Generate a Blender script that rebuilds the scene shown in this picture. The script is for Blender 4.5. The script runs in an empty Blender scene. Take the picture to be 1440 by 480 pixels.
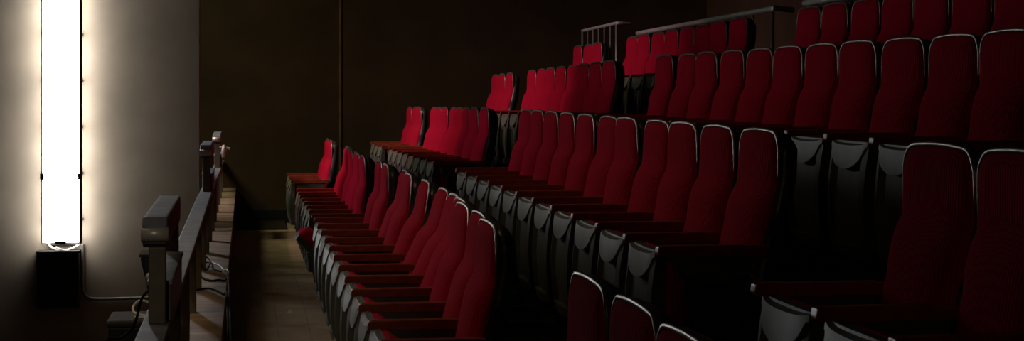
import bpy, bmesh, math, random
from mathutils import Vector, Matrix
random.seed(7)
C = bpy.context.scene.collection
# ------------------------------------------------------------------ camera
F = 2509.0; VX = 345.0; VY = 121.0; EYE = 1.53       # pixels at 1440 wide; row vanishing point
TH = math.atan((720 - VX) / F); KC = math.cos(TH); SN = math.sin(TH)
cam = bpy.data.cameras.new('camera'); co = bpy.data.objects.new('camera', cam); C.objects.link(co)
cam.sensor_width = 36; cam.lens = F / 1440 * 36; cam.shift_y = -(240 - VY) / 1440
co.location = (0, 0, EYE); co.rotation_euler = (math.pi / 2, 0, -TH)
cam.clip_start = .05; cam.clip_end = 100
bpy.context.scene.camera = co
vs = bpy.context.scene.view_settings
vs.view_transform = 'Standard'; vs.look = 'None'; vs.gamma = 1; vs.exposure = 0; vs.use_curve_mapping = False
w = bpy.data.worlds.new('world'); bpy.context.scene.world = w; w.use_nodes = True
w.node_tree.nodes['Background'].inputs[0].default_value = (.9, .8, .6, 1)
w.node_tree.nodes['Background'].inputs[1].default_value = 0.003
def spot(name, loc, tgt, power, col, size, blend=.8, rad=.15):
    l = bpy.data.lights.new(name, 'SPOT'); l.energy = power; l.color = col
    l.spot_size = math.radians(size); l.spot_blend = blend; l.shadow_soft_size = rad
    o = bpy.data.objects.new(name, l); C.objects.link(o); o.location = loc
    o.rotation_euler = (Vector(tgt) - Vector(loc)).to_track_quat('-Z', 'Y').to_euler()
    return o
spot('stage_lantern', (-5.8, 16.6, 4.4), (1.7, 18.2, 1.3), 1050, (1, .62, .8), 46, 1, .2)
spot('warm_stage_lantern', (-4.2, 15.6, 4.6), (2.1, 13.4, 1.4), 850, (1, .85, .38), 44, 1, .2)
spot('near_left_fill', (-2.2, -1.8, 3.2), (2.2, 8.5, .8), 22, (1, .72, .55), 60, 1, .3)  # unseen fill added beside the camera to lift the armrest sides
spot('rail_fill', (-1.2, -1.5, 4.6), (-.35, 6.6, .85), 170, (1, .86, .66), 13, .8, .1)  # unseen narrow fill, added to brighten the railing's camera-facing ends
def area(name, loc, tgt, power, col, sx, sy):
    l = bpy.data.lights.new(name, 'AREA'); l.energy = power; l.color = col; l.shape = 'RECTANGLE'; l.size = sx; l.size_y = sy; l.spread = math.radians(85)
    o = bpy.data.objects.new(name, l); C.objects.link(o); o.location = loc
    o.rotation_euler = (Vector(tgt) - Vector(loc)).to_track_quat('-Z', 'Y').to_euler()
area('stage_fill', (-2.6, 8.6, 5.8), (-.9, 9.2, 0), 26, (1, .78, .5), 1.0, 4.0)  # broad unseen fill added high over the stage for arms, floor and railing
area('far_wall_fill', (-3.5, 18.3, 5.6), (.5, 19.5, 0), 55, (.8, .85, .55), 1.0, 2.0)  # unseen soft fill added so the far wall isn't black

# ------------------------------------------------------------------ helpers
def sY(Z, a): return (Z - a * SN) / KC
def drop(Y): return max(0.0, .0105 * (Y - 12.6)) if Y > 12.6 else 0.0
def P(px, py, Z):                    # a point in the place, from a picture position and a depth
    xc = (px - 720) / F * Z; h = (py - VY) / F * Z
    return Vector((xc * KC + Z * SN, Z * KC - xc * SN, EYE - h))
def mat(name, col, rough=.6, metal=0, spec=.5, nscale=0, namt=.0, bump=0, col2=None, sheen=0, emit=0):
    m = bpy.data.materials.new(name); m.use_nodes = True; nt = m.node_tree; b = nt.nodes['Principled BSDF']
    b.inputs['Base Color'].default_value = (*col, 1); b.inputs['Roughness'].default_value = rough
    b.inputs['Metallic'].default_value = metal; b.inputs['Specular IOR Level'].default_value = spec
    if sheen:
        b.inputs['Sheen Weight'].default_value = sheen; b.inputs['Sheen Tint'].default_value = (1, .25, .2, 1); b.inputs['Sheen Roughness'].default_value = .4
    if emit:
        b.inputs['Emission Color'].default_value = (.93, .97, 1, 1); b.inputs['Emission Strength'].default_value = emit
    if nscale:
        tc = nt.nodes.new('ShaderNodeTexCoord'); n = nt.nodes.new('ShaderNodeTexNoise')
        n.inputs['Scale'].default_value = nscale; n.inputs['Detail'].default_value = 6
        nt.links.new(tc.outputs['Object'], n.inputs['Vector'])
        r = nt.nodes.new('ShaderNodeValToRGB')
        c2 = col2 or tuple(c * (1 - namt) for c in col)
        r.color_ramp.elements[0].position = .35; r.color_ramp.elements[1].position = .65
        r.color_ramp.elements[0].color = (*c2, 1); r.color_ramp.elements[1].color = (*col, 1)
        nt.links.new(n.outputs['Fac'], r.inputs['Fac']); nt.links.new(r.outputs['Color'], b.inputs['Base Color'])
        if bump:
            bp = nt.nodes.new('ShaderNodeBump'); bp.inputs['Strength'].default_value = bump; bp.inputs['Distance'].default_value = .01
            nt.links.new(n.outputs['Fac'], bp.inputs['Height']); nt.links.new(bp.outputs['Normal'], b.inputs['Normal'])
    return m
def fabric():
    m = mat('red_fabric', (.42, .004, .022), .95, 0, .02); nt = m.node_tree; b = nt.nodes['Principled BSDF']
    tc = nt.nodes.new('ShaderNodeTexCoord'); wv = nt.nodes.new('ShaderNodeTexWave'); wv.bands_direction = 'Y'
    wv.inputs['Scale'].default_value = 22; wv.inputs['Distortion'].default_value = .6
    nt.links.new(tc.outputs['Object'], wv.inputs['Vector'])
    r = nt.nodes.new('ShaderNodeValToRGB'); r.color_ramp.elements[0].color = (.38, .007, .026, 1); r.color_ramp.elements[1].color = (.54, .010, .038, 1)
    nt.links.new(wv.outputs['Fac'], r.inputs['Fac']); nt.links.new(r.outputs['Color'], b.inputs['Base Color'])
    bp = nt.nodes.new('ShaderNodeBump'); bp.inputs['Strength'].default_value = .35; bp.inputs['Distance'].default_value = .004
    nt.links.new(wv.outputs['Fac'], bp.inputs['Height']); nt.links.new(bp.outputs['Normal'], b.inputs['Normal'])
    return m
def planks(name, c1, c2, axis='Y', scale=.9, rough=.55, gap=.006):
    m = mat(name, c1, rough); nt = m.node_tree; b = nt.nodes['Principled BSDF']
    tc = nt.nodes.new('ShaderNodeTexCoord'); mp = nt.nodes.new('ShaderNodeMapping')
    nt.links.new(tc.outputs['Object'], mp.inputs['Vector'])
    if axis == 'Y': mp.inputs['Rotation'].default_value = (0, 0, math.pi / 2)
    br = nt.nodes.new('ShaderNodeTexBrick'); br.inputs['Scale'].default_value = scale
    br.inputs['Color1'].default_value = (*c1, 1); br.inputs['Color2'].default_value = (*c2, 1); br.inputs['Mortar'].default_value = (*(c * .6 for c in c2), 1)
    br.inputs['Mortar Size'].default_value = gap; br.inputs['Brick Width'].default_value = 1.0; br.inputs['Row Height'].default_value = .14
    nt.links.new(mp.outputs[0], br.inputs['Vector'])
    n = nt.nodes.new('ShaderNodeTexNoise'); n.inputs['Scale'].default_value = 5; n.inputs['Detail'].default_value = 8
    nt.links.new(tc.outputs['Object'], n.inputs['Vector'])
    mx = nt.nodes.new('ShaderNodeMix'); mx.data_type = 'RGBA'; mx.blend_type = 'MULTIPLY'; mx.inputs['Factor'].default_value = .8
    nt.links.new(br.outputs['Color'], mx.inputs['A']); nt.links.new(n.outputs['Color'], mx.inputs['B']); nt.links.new(n.outputs['Fac'], mx.inputs['B'])
    nt.links.new(mx.outputs['Result'], b.inputs['Base Color'])
    return m
M = dict(
    red=fabric(),
    charcoal=mat('charcoal_vinyl', (.045, .042, .038), .36, 0, .5, 18, .3),
    trim=mat('worn_piping', (.32, .27, .21), .35, .5, .6, 60, .5),
    rubber=mat('black_rubber', (.012, .011, .011), .85, 0, .15, 20, .3),
    shellcap=mat('pale_grey_plastic', (.17, .168, .125), .5, 0, .5, 12, .2),
    shell=mat('grey_plastic', (.085, .087, .07), .5, 0, .5, 12, .25),
    arm=mat('varnished_red_wood', (.36, .065, .028), .35, 0, .55, 14, .4),
    black=mat('black_metal', (.010, .010, .011), .5, 0, .4, 20, .3),
    floor=planks('worn_floor', (.52, .36, .20), (.44, .30, .165), 'Y', .7, .6, .0015),
    tier=mat('dark_carpet', (.035, .024, .015), .95, 0, .1, 30, .5, .3),
    wall=mat('dark_wall_paint', (.062, .034, .015), .8, 0, .25, 1.5, .35, .05),
    pier=mat('beige_plaster', (.35, .275, .20), .8, 0, .2, 1.6, .28, .10),
    ledge=planks('ledge_wood', (.66, .49, .36), (.46, .29, .18), 'X', 1.3, .5),
    ledgeface=mat('dark_brown_panel', (.22, .11, .06), .6, 0, .3, 6, .4),
    rail=mat('grey_painted_wood', (.25, .26, .30), .6, .0, .25, 9, .35, .1),
    post=mat('brown_grey_post', (.16, .13, .09), .5, .1, .4, 10, .3),
    steel=mat('brushed_steel', (.75, .71, .62), .42, .4, .5, 25, .25),
    pipe=mat('grey_conduit', (.33, .30, .26), .4, .5, .5, 15, .2),
    glow=mat('lit_diffuser', (.9, .9, .9), .4, emit=16),
    white=mat('white_cable', (.7, .66, .6), .5, nscale=20, namt=.1),
    pink=mat('pale_pink_cable', (.26, .15, .12), .5, nscale=20, namt=.1),
    casetop=mat('grey_case_lid', (.07, .062, .054), .85, 0, .1, 14, .25),
    paper=mat('paper_scrap', (.75, .73, .7), .8, nscale=20, namt=.1),
)
def obj(name, bm, m, parent=None, smooth=False, bevel=0, seg=2):
    bmesh.ops.recalc_face_normals(bm, faces=bm.faces)
    me = bpy.data.meshes.new(name); bm.to_mesh(me); bm.free()
    for p in me.polygons: p.use_smooth = smooth
    me.materials.append(m); o = bpy.data.objects.new(name, me); C.objects.link(o)
    if parent: o.parent = parent
    if bevel:
        b = o.modifiers.new('bevel', 'BEVEL'); b.width = bevel; b.segments = seg; b.limit_method = 'ANGLE'
    return o
def tag(o, label, cat, group=None):
    o['label'] = label; o['category'] = cat
    if group: o['group'] = group
    return o
def thing(name, label, cat, loc=(0, 0, 0), group=None):
    o = bpy.data.objects.new(name, None); C.objects.link(o); o.location = loc; o.empty_display_size = .1
    return tag(o, label, cat, group)
def struct(name, bm, m, **k):
    o = obj(name, bm, m, **k); o['kind'] = 'structure'; return o
def box(bm, x0, x1, y0, y1, z0, z1):
    v = [bm.verts.new((x, y, z)) for x in (x0, x1) for y in (y0, y1) for z in (z0, z1)]
    for f in ((0, 1, 3, 2), (4, 6, 7, 5), (0, 4, 5, 1), (2, 3, 7, 6), (0, 2, 6, 4), (1, 5, 7, 3)): bm.faces.new([v[i] for i in f])
    return bm
def bx(*a): return box(bmesh.new(), *a)
def prism(bm, pts, y0, y1):          # polygon in x,z swept along y
    a = [bm.verts.new((x, y0, z)) for x, z in pts]; b = [bm.verts.new((x, y1, z)) for x, z in pts]
    bm.faces.new(a); bm.faces.new(b[::-1]); n = len(pts)
    for i in range(n): bm.faces.new((a[i], a[(i + 1) % n], b[(i + 1) % n], b[i]))
    return bm
def tube(bm, pts, r, n=8, caps=True):
    pts = [Vector(p) for p in pts]; rings = []; up = None
    for i, p in enumerate(pts):
        t = (pts[min(i + 1, len(pts) - 1)] - pts[max(i - 1, 0)]).normalized()
        if up is None: up = t.orthogonal().normalized()
        up = (up - t * up.dot(t)).normalized(); s = t.cross(up)
        rr = r[i] if isinstance(r, (list, tuple)) else r
        rings.append([bm.verts.new(p + (up * math.cos(2 * math.pi * k / n) + s * math.sin(2 * math.pi * k / n)) * rr) for k in range(n)])
    for a, b in zip(rings, rings[1:]):
        for k in range(n): bm.faces.new((a[k], a[(k + 1) % n], b[(k + 1) % n], b[k]))
    if caps: bm.faces.new(rings[0]); bm.faces.new(rings[-1][::-1])
    return bm
def smooth_path(pts, n=8):
    pts = [Vector(p) for p in pts]; q = [pts[0]] + pts + [pts[-1]]; out = []
    for i in range(1, len(q) - 2):
        for k in range(n):
            t = k / n; a, b, c, d = q[i - 1], q[i], q[i + 1], q[i + 2]
            out.append(.5 * ((2 * b) + (c - a) * t + (2 * a - 5 * b + 4 * c - d) * t * t + (3 * b - a - 3 * c + d) * t ** 3))
    out.append(pts[-1]); return out
def loft(front, back):               # two grids [row][col] of points joined at the rim into one closed body
    bm = bmesh.new(); R = len(front); K = len(front[0])
    f = [[bm.verts.new(p) for p in r] for r in front]; b = [[bm.verts.new(p) for p in r] for r in back]
    for i in range(R - 1):
        for j in range(K - 1):
            bm.faces.new((f[i][j], f[i][j + 1], f[i + 1][j + 1], f[i + 1][j])); bm.faces.new((b[i][j], b[i + 1][j], b[i + 1][j + 1], b[i][j + 1]))
    for i in range(R - 1):
        bm.faces.new((f[i][0], f[i + 1][0], b[i + 1][0], b[i][0])); bm.faces.new((f[i][-1], b[i][-1], b[i + 1][-1], f[i + 1][-1]))
    for j in range(K - 1):
        bm.faces.new((f[0][j], b[0][j], b[0][j + 1], f[0][j + 1])); bm.faces.new((f[-1][j], f[-1][j + 1], b[-1][j + 1], b[-1][j]))
    return bm
def lerp(tab, z):
    for (z0, v0), (z1, v1) in zip(tab, tab[1:]):
        if z <= z1:
            t = (z - z0) / (z1 - z0); t = max(0, min(1, t)); return v0 + (v1 - v0) * t
    return tab[-1][1]

# ------------------------------------------------------------------ structure
FLOORS = [0, .361, .732, 1.065]; ROWX = [.908, 1.874, 2.838, 3.808]
YW = 21.3                                # the far wall
YS = [-4, 12.6, 15, 17, 19, YW + .3]
def strip(x0, x1, z, zb, bm=None):       # a long floor slab that follows the ground
    bm = bm or bmesh.new(); pr = None
    for y in YS:
        zz = z - drop(y); q = [bm.verts.new(p) for p in ((x0, y, zz), (x1, y, zz), (x1, y, zb), (x0, y, zb))]
        if pr:
            for i in range(4): bm.faces.new((pr[i], pr[(i + 1) % 4], q[(i + 1) % 4], q[i]))
        else: bm.faces.new(q)
        pr = q
    bm.faces.new(pr[::-1]); return bm
struct('floor', strip(-.12, 1.12, 0, -.9), M['floor'])
EDGE = [1.12, 2.09, 3.06, 4.02]
for i in (1, 2, 3):
    struct('floor', strip(EDGE[i - 1], EDGE[i] if i < 3 else 5.6, FLOORS[i], -.9), M['tier'])
struct('floor', bx(-7, -.36, -4, YW + .3, -.9, -.66), M['tier'])
struct('wall_far', bx(-7, 5.9, YW, YW + .25, -.9, 6), M['wall'])
struct('wall_right', bx(5.6, 5.85, -4, YW, -.9, 6), M['wall'])
struct('wall_left', bx(-7.2, -7, -4, YW, -.9, 6), M['wall'])
struct('wall_near', bx(-7.2, 5.9, -4.2, -4, -.9, 6), M['wall'])
struct('ceiling', bx(-7.2, 5.9, -4.2, YW + .25, 6, 6.2), M['wall'])
PIERZ = 15.0; PY = sY(PIERZ, -.6)
xe = P(280, 100, PIERZ).x
struct('wall_stage', bx(-6.9, xe, PY, PY + .28, -.66, 6), M['pier'])
# baseboard and seam on the far wall
struct('floor', bx(-.105, .46, sY(19.85, 0), YW, -.15, -.062), M['tier'])
struct('baseboard_far', bx(-.1, 1.12, YW - .03, YW, -.12, .06), M['black'])
q = P(480, 100, YW - .3)
struct('trim_1', bx(q.x - .012, q.x + .012, YW - .012, YW, -.2, 6), M['ledgeface'])
# parapet
bm = strip(-.36, -.125, .33, -.9); struct('wall_parapet', bm, M['ledgeface'])
struct('trim_2', strip(-.375, -.11, .36, .33 - .0), M['ledge'])

# ------------------------------------------------------------------ theatre seat
XF = [(.40, -.092), (.60, -.052), (.74, -.022), (.84, -.004), (1.0, 0)]
def hw(z, top, base, r):                  # half width with rounded top corners
    b = base * (1 - .055 * max(0, (z - .6) / .4)) - .023 * max(0, min(1, (.69 - z) / .06))
    if z > top - r: d = (z - (top - r)) / r; b -= r * (1 - math.sqrt(max(0, 1 - d * d)))
    return b
def back_grid(off, grow, bulge, top, rows=26, cols=15, z0=.40):
    g = []
    for i in range(rows):
        t = i / (rows - 1); z = z0 + (top - z0) * (1 - (1 - t) ** 1.5); H = hw(z, top, .263 + grow, .075); row = []
        for j in range(cols):
            u = -1 + 2 * j / (cols - 1); e = 1 - abs(u) ** 5
            tz = 1 - max(0, (z - (top - .05)) / .05) ** 3
            x = lerp(XF, z) + off - bulge * (e * .95 + (1 - abs(u) ** 2.6) * 1.25 * (max(0, min(1, (.83 - z) / .09)) ** 1.5)) * tz
            x += .009 * abs(u) ** 1.5 * math.exp(-((z - .80) / .022) ** 2) * (1 if bulge > .01 else 0)
            row.append((x, u * H, z + (.006 * (1 - u * u) if z > .9 else 0)))
        g.append(row)
    return g
def make_back():
    return loft(back_grid(.010, -.001, .024, .996), back_grid(.035, -.001, 0, .996))
def make_back_shell():
    f = back_grid(.020, .004, 0, 1.003); b = []
    for row in back_grid(.085, -.004, -.012, 1.0): b.append([(x - .028 * max(0, (z - .95) / .05), y, z) for x, y, z in row])
    return loft(f, b)
def make_trim():
    pts = []; top = 1.003; g = .266; r = .078
    def X(z): return lerp(XF, z) + .014
    for z in (.835, .85, .865, .88, .90, .92): pts.append((X(z), -hw(z, top, g, r), z))
    for k in range(1, 7):
        z = top - r + r * math.sin(k / 6 * math.pi / 2); pts.append((X(z), -hw(z, top, g, r), z))
    yy = pts[-1][1]
    for k in range(1, 8): pts.append((X(1), yy + (-2 * yy) * k / 8, top + .006 * (1 - (1 - k / 4) ** 2)))
    pts += [(x, -y, z) for x, y, z in pts[:12][::-1]]
    n = len(pts); rad = [.0018 + .0062 * min(1, min(i, n - 1 - i) / 7) for i in range(n)]
    return tube(bmesh.new(), pts, rad, 6)
def make_cushion():
    f, b = [], []
    for i in range(14):
        t = i / 13; z = .15 + .425 * t; s = math.sin(math.pi * min(1, max(0, t))) ** .35 if 0 < t < 1 else 0
        H = .205 * (.80 + .20 * s)
        f.append([(-.385, H * (-1 + 2 * j / 10), z) for j in range(11)])
        b.append([(-.36 + .085 * s * (1 - abs(-1 + 2 * j / 10) ** 4) ** .5 if abs(-1 + 2 * j / 10) < 1 else -.36, H * (-1 + 2 * j / 10), z + .012 * s * (1 - (-1 + 2 * j / 10) ** 2) * (1 if t > .5 else -1)) for j in range(11)])
    return loft(f, b)
def make_shell():
    f, b = [], []; R = 84; K = 41
    for i in range(R):
        t = i / (R - 1); z = .11 + .462 * t
        H = .222 * (1 - .05 * (1 - t)); r = .05
        if z < .11 + r: d = (.11 + r - z) / r; H -= r * (1 - math.sqrt(max(0, 1 - d * d)))
        fr, bk = [], []
        for j in range(K):
            u = -1 + 2 * j / (K - 1)
            x = -.405 - .035 * math.sin(math.pi * (.12 + .80 * t)) - .012 * (1 - u ** 4)
            zc = .550 - .085 * math.sqrt(max(0, 1 - (u / .86) ** 2)) if abs(u) < .86 else .550
            raised = z > zc
            if t > .97: x += .02
            if not raised and abs(u) < .80 and z > .16: x += .022
            fr.append((x, u * H, z)); bk.append((-.385, u * H, z + (.004 if t == 1 else 0)))
        f.append(fr); b.append(bk)
    return loft(f, b)
def make_cap():
    f, b = [], []; R = 14; K = 33
    for i in range(R):
        t = i / (R - 1); fr, bk = [], []
        for j in range(K):
            u = -.97 + 1.94 * j / (K - 1)
            zc = .552 - .088 * math.sqrt(max(0, 1 - (u / .86) ** 2)) if abs(u) < .86 else .552
            z = zc + (.575 - zc) * t; tt = (z - .11) / .462
            x = -.405 - .035 * math.sin(math.pi * (.12 + .80 * tt)) - .012 * (1 - u ** 4) + (.016 if t > .9 else 0)
            fr.append((x - .005, u * .222, z)); bk.append((x + .006, u * .222, z))
        f.append(fr); b.append(bk)
    return loft(f, b)
def make_armrest(side):
    y = side * .278; bm = bmesh.new()
    pts = [(-.428, .566), (-.432, .575), (-.428, .598), (-.415, .602), (-.06, .602), (-.03, .597), (-.03, .562), (-.40, .562)]
    return prism(bm, pts, y - .026, y + .026)
def make_bracket(side):
    y = side * .278
    return prism(bmesh.new(), [(-.375, .562), (-.36, .50), (-.20, .46), (-.08, .50), (-.06, .562)], y - .02, y + .02)
def make_standard(side):
    y = side * .278; bm = bmesh.new()
    prism(bm, [(-.36, 0), (-.36, .02), (-.30, .05), (-.33, .50), (-.10, .50), (-.03, .42), (-.06, .05), (.02, .02), (.02, 0)], y - .016, y + .016)
    return bm
proto = {}
def part(key, name, fn, m, smooth=False, bevel=0):
    o = obj(name, fn, m, smooth=smooth, bevel=bevel); C.objects.unlink(o); proto[key] = (name, o)
part('back', 'backrest', make_back(), M['red'], True)
part('bshell', 'back_shell', make_back_shell(), M['charcoal'], True)
part('trim', 'piping', make_trim(), M['trim'], True)
part('cush', 'seat_cushion', make_cushion(), M['red'], True)
part('shell', 'seat_shell', make_shell(), M['shell'], False)
part('cap', 'shell_cap', make_cap(), M['shellcap'], False)
part('arm', 'armrest', make_armrest(-1), M['arm'], False, .004)
part('arm2', 'armrest', make_armrest(1), M['arm'], False, .004)
part('std', 'leg', make_standard(-1), M['black'], False, .004)
part('std2', 'leg', make_standard(1), M['black'], False, .004)
part('brk', 'arm_bracket', make_bracket(-1), M['shell'], False, .004)
part('brk2', 'arm_bracket', make_bracket(1), M['shell'], False, .004)
def put(key, parent, mtx=None):
    name, src = proto[key]; o = src.copy(); o.name = name; C.objects.link(o); o.parent = parent
    if mtx is not None: o.matrix_local = mtx
    return o
def pivot(x, z, ang):
    return Matrix.Translation((x, 0, z)) @ Matrix.Rotation(ang, 4, 'Y') @ Matrix.Translation((-x, 0, -z))
def seat(x, y, z, label, group, lean=0, pan=0, far_arm=False):
    t = thing('theatre_seat', label, 'theatre seat', (x, y, z), group)
    mt = pivot(-.06, .42, math.atan2(lean, .58))
    b = put('back', t, mt); put('trim', b); put('bshell', t, mt)
    ms = pivot(-.30, .36, -pan) if pan else None
    put('cush', t, ms); put('cap', put('shell', t, ms))
    put('arm', t); put('brk', proto_last(t)); put('std', t)
    if far_arm: put('arm2', t); put('brk2', proto_last(t)); put('std2', t)
    return t
def proto_last(t): return [c for c in t.children][-1] if False else LAST[0]
LAST = [None]
_put = put
def put(key, parent, mtx=None):
    o = _put(key, parent, mtx)
    if key in ('arm', 'arm2'): LAST[0] = o
    return o
ORD = 'nearest second third fourth fifth sixth seventh eighth ninth tenth eleventh'.split()
ROWN = ['front row', 'second row', 'third row', 'back row']
BLK = dict(far='short far-wall block', mid='middle block', long='long block', near='nearest block', right='right-hand block')
LEAN = {(0, 'long'): [0, .04, .04, .10, .14, .146, .10, .05, .08, 0, 0], (0, 'mid'): [-.05, -.05, -.03, -.04, -.03, 0, .02]}
PITCH = .55 / KC
blocks = [  # row, block, depth of the near top corner of the nearest seat, count
    (0, 'far', 19.05, 3), (0, 'mid', 13.1, 7), (0, 'long', 6.57, 11), (0, 'near', 3.45, 3),
    (1, 'far', 19.2, 3), (1, 'mid', 13.94, 8), (1, 'long', 6.39, 11), (1, 'near', 4.09, 2),
    (2, 'far', 19.2, 3), (2, 'mid', 13.8, 8), (2, 'long', 6.45, 11),
    (3, 'far', 19.3, 3), (3, 'mid', 13.7, 8), (3, 'right', 8.66, 7)]
for r, bk, Z0, n in blocks:
    a = ROWX[r]
    for i in range(n):
        y = sY(Z0, a) + .285 + i * PITCH
        ln = LEAN.get((r, bk), [None] * n)[i]
        if ln is None: ln = random.uniform(-.012, .018)
        pan = 0
        if (r, bk, i) == (0, 'mid', 0):
            pan = math.radians(48); lb = 'red theatre seat with its cushion tipped half down, front row middle block, aisle end'
        elif i == 0: lb = 'red tip-up seat at near end of the %s\'s %s' % (ROWN[r], BLK[bk])
        elif i == n - 1: lb = 'red tip-up seat at far end of the %s\'s %s' % (ROWN[r], BLK[bk])
        else: lb = 'red tip-up seat, %s from near end of the %s\'s %s' % (ORD[i], ROWN[r], BLK[bk])
        seat(a, y, FLOORS[r] - drop(y), lb, 'red theatre seats in the ' + ROWN[r], ln, pan, i == n - 1)

# ------------------------------------------------------------------ balustrade on the parapet
XR, XL = -.25, -.325
posts = [sY(4.8 + 1.1 * i, XR) for i in range(15)]
LEDGE = .36; ZP = EYE - .78; ZH = EYE - .43
bal = thing('balustrade', 'grey flat-topped low balustrade running along the parapet beside the aisle', 'railing', (XR, posts[0], LEDGE))
def under(parent, o):
    o.parent = parent; o.location = -parent.location; return o
bm = bmesh.new(); pr = None
ys = [2.0, 12.6, 15, 17, 19, YW - .02]
for y in ys:
    zz = ZP - drop(y); qd = [bm.verts.new(p) for p in ((XL - .012, y, zz), (XR + .004, y, zz), (XR + .004, y, zz - .03), (XL - .012, y, zz - .03))]
    if pr:
        for i in range(4): bm.faces.new((pr[i], pr[(i + 1) % 4], qd[(i + 1) % 4], qd[i]))
    else: bm.faces.new(qd)
    pr = qd
bm.faces.new(pr[::-1])
under(bal, obj('rail_plate', bm, M['rail'], bevel=.004))
for y in [posts[0] - 1.1] + posts:
    if y > YW - .1: continue
    under(bal, obj('post', bx(XL + .003, XR, y - .04, y + .04, LEDGE - drop(y), ZP - .03 - drop(y) + .001), M['post'], bevel=.004))
def raised(y0, y1, label):
    d = drop(y0); z = ZP - d; t = thing('raised_handrail', label, 'handrail', ((XL + XR) / 2, y0, z), 'raised handrails on the low balustrade')
    # a flat bar whose two ends roll over and down
    top = ZH - d; th = .10
    pts = [(y0 + .02, top - th), (y0 - .012, top - th * .85), (y0 - .03, top - th * .5), (y0 - .022, top - th * .2), (y0, top)]
    pts += [(y1, top), (y1 + .02, top - th * .2), (y1 + .03, top - th * .5), (y1 + .01, top - th * .85), (y1 - .02, top - th)]
    bm = bmesh.new(); A = [bm.verts.new((XL - .008, yy, zz)) for yy, zz in pts]; B = [bm.verts.new((XR - .002, yy, zz)) for yy, zz in pts]
    bm.faces.new(A); bm.faces.new(B[::-1])
    for i in range(len(pts)): bm.faces.new((A[i], A[(i + 1) % len(pts)], B[(i + 1) % len(pts)], B[i]))
    under(t, obj('rail_bar', bm, M['rail'], bevel=.006))
    under(t, obj('pedestal', bx(XL + .008, XR + .006, y0 + .055, y1 - .055, z + .002, EYE - .66 - d), M['post'], bevel=.004))
    under(t, obj('pedestal_top', bx(XL + .002, XR + .012, y0 + .053, y1 - .053, EYE - .66 - d, EYE - .645 - d), M['rail'], bevel=.004))
    cap = bmesh.new(); tube(cap, [(XL - .011, y0 - .014, top - .055), (XR + .001, y0 - .014, top - .055)], .024, 14)
    under(t, obj('rolled_end', cap, M['steel'], smooth=True))
    for yy in (y0 + .02, y1 - .02):
        under(t, obj('post', bx(XL + .012, XR - .008, yy - .03, yy + .03, z, top - th + .002), M['post'], bevel=.004))
    return t
raised(sY(5.85, XR), sY(7.0, XR), 'raised grey handrail with rolled ends, nearest of three on the balustrade')
raised(sY(13.3, XR), sY(14.3, XR), 'raised handrail with a shiny rolled end, middle one on the balustrade')
raised(sY(18.4, XR), sY(19.3, XR), 'small raised handrail farthest away on the balustrade by the dark wall')

# clamp lamp on the far handrail
p = P(315, 208, 18.3)
t = thing('clamp_lamp', 'small pale clamp lamp fixed beside the farthest raised handrail', 'lamp', p)
bm = tube(bmesh.new(), [(XR - .01, p.y, p.z), (p.x - .01, p.y, p.z + .01), (p.x + .06, p.y, p.z - .01)], .012, 8); under(t, obj('arm', bm, M['steel']))
bm = tube(bmesh.new(), [(p.x, p.y, p.z + .03), (p.x, p.y, p.z - .02), (p.x - .01, p.y, p.z - .1)], [.015, .028, .014], 12); under(t, obj('lamp_head', bm, M['steel'], smooth=True))

# ------------------------------------------------------------------ wall light on the stage wall
yw = PY
def W(px, py, Z=PIERZ - .0): return P(px, py, Z)
a0 = W(66, 200); a1 = W(116, 200); zb = W(0, 337).z; cxl = (a0.x + a1.x) / 2
t = thing('wall_light', 'tall glowing white strip light on the beige wall', 'wall light', (cxl, yw, zb))
ZT = zb + 3.3
under(t, obj('diffuser', bx(a0.x, a1.x, yw - .16, yw - .05, zb, ZT), M['glow'], bevel=.006))
under(t, obj('back_plate', bx(a0.x + .02, a1.x - .02, yw - .05, yw, zb - .03, ZT), M['casetop'], bevel=.003))
for s, xx in ((-1, a0.x), (1, a1.x)):
    for k in range(9):
        zk = zb + .18 + k * .385
        under(t, obj('scallop_fin', bx(min(xx, xx + s * .014), max(xx, xx + s * .014), yw - .14, yw, zk - .012, zk + .012), M['pipe']))  # fins added to break the glow on the wall into scallops
    under(t, obj('edge_rail', bx(min(xx, xx + s * .010), max(xx, xx + s * (.010 if s < 0 else .022)), yw - .172, yw - .145, zb - .01, ZT), M['pipe']))
    zc = W(0, 246).z
    under(t, obj('clip', bx(min(xx - s * .012, xx + s * .02), max(xx - s * .012, xx + s * .02), yw - .18, yw - .12, zc - .025, zc + .025), M['black'], bevel=.003))
under(t, obj('end_clip', bx(cxl - .05, cxl + .04, yw - .178, yw - .05, zb - .012, zb + .012), M['black'], bevel=.003))
b0 = W(58, 350); b1 = W(115, 428)
t = thing('junction_box', 'black electrical box on the wall directly below the glowing strip light', 'electrical box', ((b0.x + b1.x) / 2, yw, b1.z))
under(t, obj('box_body', bx(b0.x, b1.x, yw - .16, yw, b1.z, b0.z - .012), M['black'], bevel=.006))
under(t, obj('box_lid', bx(b0.x - .006, b1.x + .006, yw - .168, yw, b0.z - .012, b0.z + .004), M['casetop'], bevel=.003))
def yo(v, d): v = Vector(v); v.y = yw - d; return v
cable_specs = [([(70, 338), (76, 345), (88, 350)], .05), ([(82, 345), (97, 349), (114, 342)], .07)]
for k, (pp, d) in enumerate(cable_specs):
    pts = [yo(W(*u), d) for u in pp]; pts[0].y = yw - .06
    pts[-1].y = yw - .06
    tag(obj('power_cable', tube(bmesh.new(), smooth_path(pts), .009, 8), M['white'], smooth=True),
        ['short white cable dropping from the strip light onto the black box', 'white cable looping right from the black box to the conduit'][k], 'cable')
pts = [yo(W(*u), .02) for u in ((118, 341), (118.5, 370), (118.5, 398), (120, 409), (126, 416), (136, 418.5), (170, 418.5), (232, 417.5))]
pts2 = smooth_path(pts)
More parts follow.
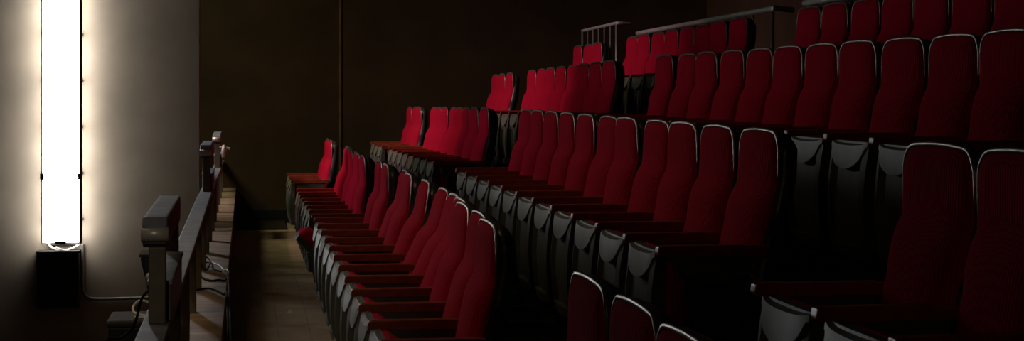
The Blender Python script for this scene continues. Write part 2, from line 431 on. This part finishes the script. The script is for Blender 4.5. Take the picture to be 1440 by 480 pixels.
o = obj('conduit', tube(bmesh.new(), pts2, .014, 10), M['pipe'], smooth=True); tag(o, 'grey conduit pipe bending down and right along the beige wall', 'pipe')
# ------------------------------------------------------------------ equipment behind the balustrade
FL = -.66
Zc = 8.0; c0 = P(149, 452, Zc); x1 = -.40
topz = c0.z
t = thing('equipment_case', 'black equipment case with a grey lid standing behind the near railing', 'equipment case', ((c0.x + x1) / 2, c0.y + .17, FL))
under(t, obj('case_body', bx(c0.x + .01, x1, c0.y, c0.y + .34, FL, topz - .03), M['black'], bevel=.008))
under(t, obj('case_lid', bx(c0.x, x1, c0.y - .005, c0.y + .345, topz - .03, topz), M['casetop'], bevel=.012))
under(t, obj('lid_handle', bx(c0.x + .12, x1 - .01, c0.y + .05, c0.y + .075, topz, topz + .012), M['steel'], bevel=.004))
def cab(name, pix, Z, r, m, label, zfix=None):
    pts = []
    for i, u in enumerate(pix):
        v = P(u[0], u[1], u[2] if len(u) > 2 else Z)
        if zfix is not None: v.z = max(v.z, zfix)
        pts.append(v)
    return tag(obj(name, tube(bmesh.new(), smooth_path(pts), r, 7), m, smooth=True), label, 'cable')
cab('looped_cable', [(213, 446, 8.1), (190, 441, 8.1), (188, 431, 8.2), (198, 423, 8.2), (212, 428, 8.2), (216, 438, 8.2)], 8.1, .006, M['white'], 'pale cable looped on top of the grey case lid', topz + .006)
cab('hanging_cable', [(213, 407, 7.4), (202, 416, 7.4), (196, 430, 7.45), (192, 448, 7.45), (183, 466, 7.5), (168, 476, 7.5), (150, 480, 7.5), (150, 520, 7.5)], 7.4, .006, M['rubber'], 'black cable drooping in front of the grey-lidded case')
# floodlight clamped outside the near handrail
fp = P(212, 372, 6.6)
t = thing('floodlight', 'small black tapered floodlight clamped behind the nearest raised handrail', 'floodlight', fp)
def P2(px, py, Z): return P(px, py, Z)
bm = bmesh.new()
corn = [P2(197, 363, 6.9), P2(232, 360, 6.9), P2(228, 412, 6.9), P2(208, 410, 6.9)]
A = [bm.verts.new(v) for v in corn]; B = [bm.verts.new(v + Vector((0.0, .16, -.0))) for v in corn]
bm.faces.new(A); bm.faces.new(B[::-1])
for i in range(4): bm.faces.new((A[i], A[(i + 1) % 4], B[(i + 1) % 4], B[i]))
under(t, obj('housing', bm, M['black'], bevel=.006))
tl = corn[0]
under(t, obj('top_plate', bx(tl.x - .004, corn[1].x, tl.y - .01, tl.y + .16, tl.z + .002, tl.z + .014), M['casetop'], bevel=.003))
lp = P(210, 389, 6.85)
under(t, obj('lens_glint', tube(bmesh.new(), [lp, lp + Vector((0, -.03, 0))], .014, 12), M['steel'], smooth=True))  # pale disc standing in for the highlight on the floodlight's lens

# ------------------------------------------------------------------ cables on the ledge
xe2 = -.105; 
def on(px, py):                      # a point on the ledge top
    h = EYE - LEDGE; Z = F * h / (py - VY); return P(px, py, Z) + Vector((0, 0, .008))
def L(px, py, lift=0):
    v = on(px, py); v.z += lift; return v
def over(px, py, x=-.098):           # a point hanging against the parapet's aisle face
    Z = F * x / ((px - VX) * KC)
    return P(px, py, Z)
def rope(name, pts, r, m, label):
    return tag(obj(name, tube(bmesh.new(), smooth_path(pts), r, 7), m, smooth=True), label, 'cable', None)
rope('black_cable', [L(283, 392), L(296, 397), L(308, 396), L(316, 397), Vector((-.10, L(318, 398).y, .375)), Vector((-.07, 8.75, .33)), Vector((-.055, 8.65, .22)), Vector((-.07, 8.55, .10)), Vector((-.09, 8.5, .012))], .007, M['rubber'], 'thick black cable lying across the ledge and hanging down its aisle side')
rope('black_cable', [L(277, 410), L(292, 408), L(305, 411), L(314, 416), Vector((-.10, L(316, 420).y, .372)), Vector((-.08, 8.3, .30)), Vector((-.085, 8.22, .18)), Vector((-.085, 8.15, .012))], .006, M['rubber'], 'second black cable curling over the ledge edge nearer the camera')
rope('tangled_cable', [L(283, 372), L(288, 376, .02), L(296, 378, .03), L(290, 384, .01), L(284, 380, .02), L(290, 370, .03), L(297, 374, .01), L(300, 380), L(311, 384)], .005, M['rubber'], 'tangle of thin black cable on the ledge beside the posts')
rope('pink_cable', [L(285, 369), L(297, 371), L(308, 375), L(315, 382), Vector((-.10, L(318, 390).y, .37)), Vector((-.095, 9.0, .28)), Vector((-.095, 8.9, .14)), Vector((-.095, 8.85, .012))], .005, M['pink'], 'thin pale pink cable crossing the ledge and dropping down its side')

# ------------------------------------------------------------------ guard rails behind the back row
def guard(Z0, Z1, hh, a, label, nb, r=.022):
    y0, y1 = sY(Z0, a), sY(Z1, a); z0 = EYE + hh - drop(y0); z1 = EYE + hh - drop(y1); fz = FLOORS[3]
    t = thing('guard_rail', label, 'guard rail', (a, y0, fz), 'metal guard rails behind the back row')
    under(t, obj('handrail', tube(bmesh.new(), smooth_path([(a + .16, y0 + .02, z0 - .01), (a + .03, y0, z0), (a, y0 + .03, z0), (a, y0 + .15, z0), (a, (y0 + y1) / 2, (z0 + z1) / 2), (a, y1, z1)], 5), r, 10), M['steel'], smooth=True))
    for k in range(nb):
        y = y0 + .04 + (y1 - y0 - .06) * k / (nb - 1)
        zz = z0 + (z1 - z0) * k / (nb - 1)
        under(t, obj('baluster', tube(bmesh.new(), [(a, y, fz - drop(y)), (a, y, zz)], .011 if 0 < k < nb - 1 else .016, 8), M['pipe'], smooth=True))
guard(13.65, 18.4, .60, 4.0, 'long metal guard rail behind the middle block of the back row', 10)
guard(19.25, 21.25, .745, 3.97, 'short metal guard rail behind the far-wall seats of the back row', 7, .018)
guard(8.0, 12.9, .60, 4.0, 'metal guard rail at top right behind the back row', 11)

# ------------------------------------------------------------------ scraps on the aisle floor
def scrap(px, py, s, label):
    Z = F * EYE / (py - VY); p = P(px, py, Z); bm = bmesh.new()
    v = [bm.verts.new(q) for q in ((-s, -s * 1.6, .002), (s, -s, .004), (s * .8, s * 1.3, .014), (-s * .4, s * 1.8, .004), (0, 0, .018))]
    for i in range(4): bm.faces.new((v[i], v[(i + 1) % 4], v[4]))
    g = bmesh.ops.extrude_face_region(bm, geom=bm.faces[:])
    for e in g['geom']:
        if isinstance(e, bmesh.types.BMVert): e.co.z -= .0015
    o = obj('paper_scrap', bm, M['paper']); o.location = (p.x, p.y, 0); tag(o, label, 'litter')
scrap(407, 440, .02, 'crumpled white scrap of paper in the middle of the aisle floor')
scrap(448, 421, .014, 'small pale scrap on the floor near the front row seats')
scrap(468, 470, .016, 'pale scrap on the aisle floor at the feet of the front row')
for o in list(bpy.data.objects):
    if o.users_collection == (): pass
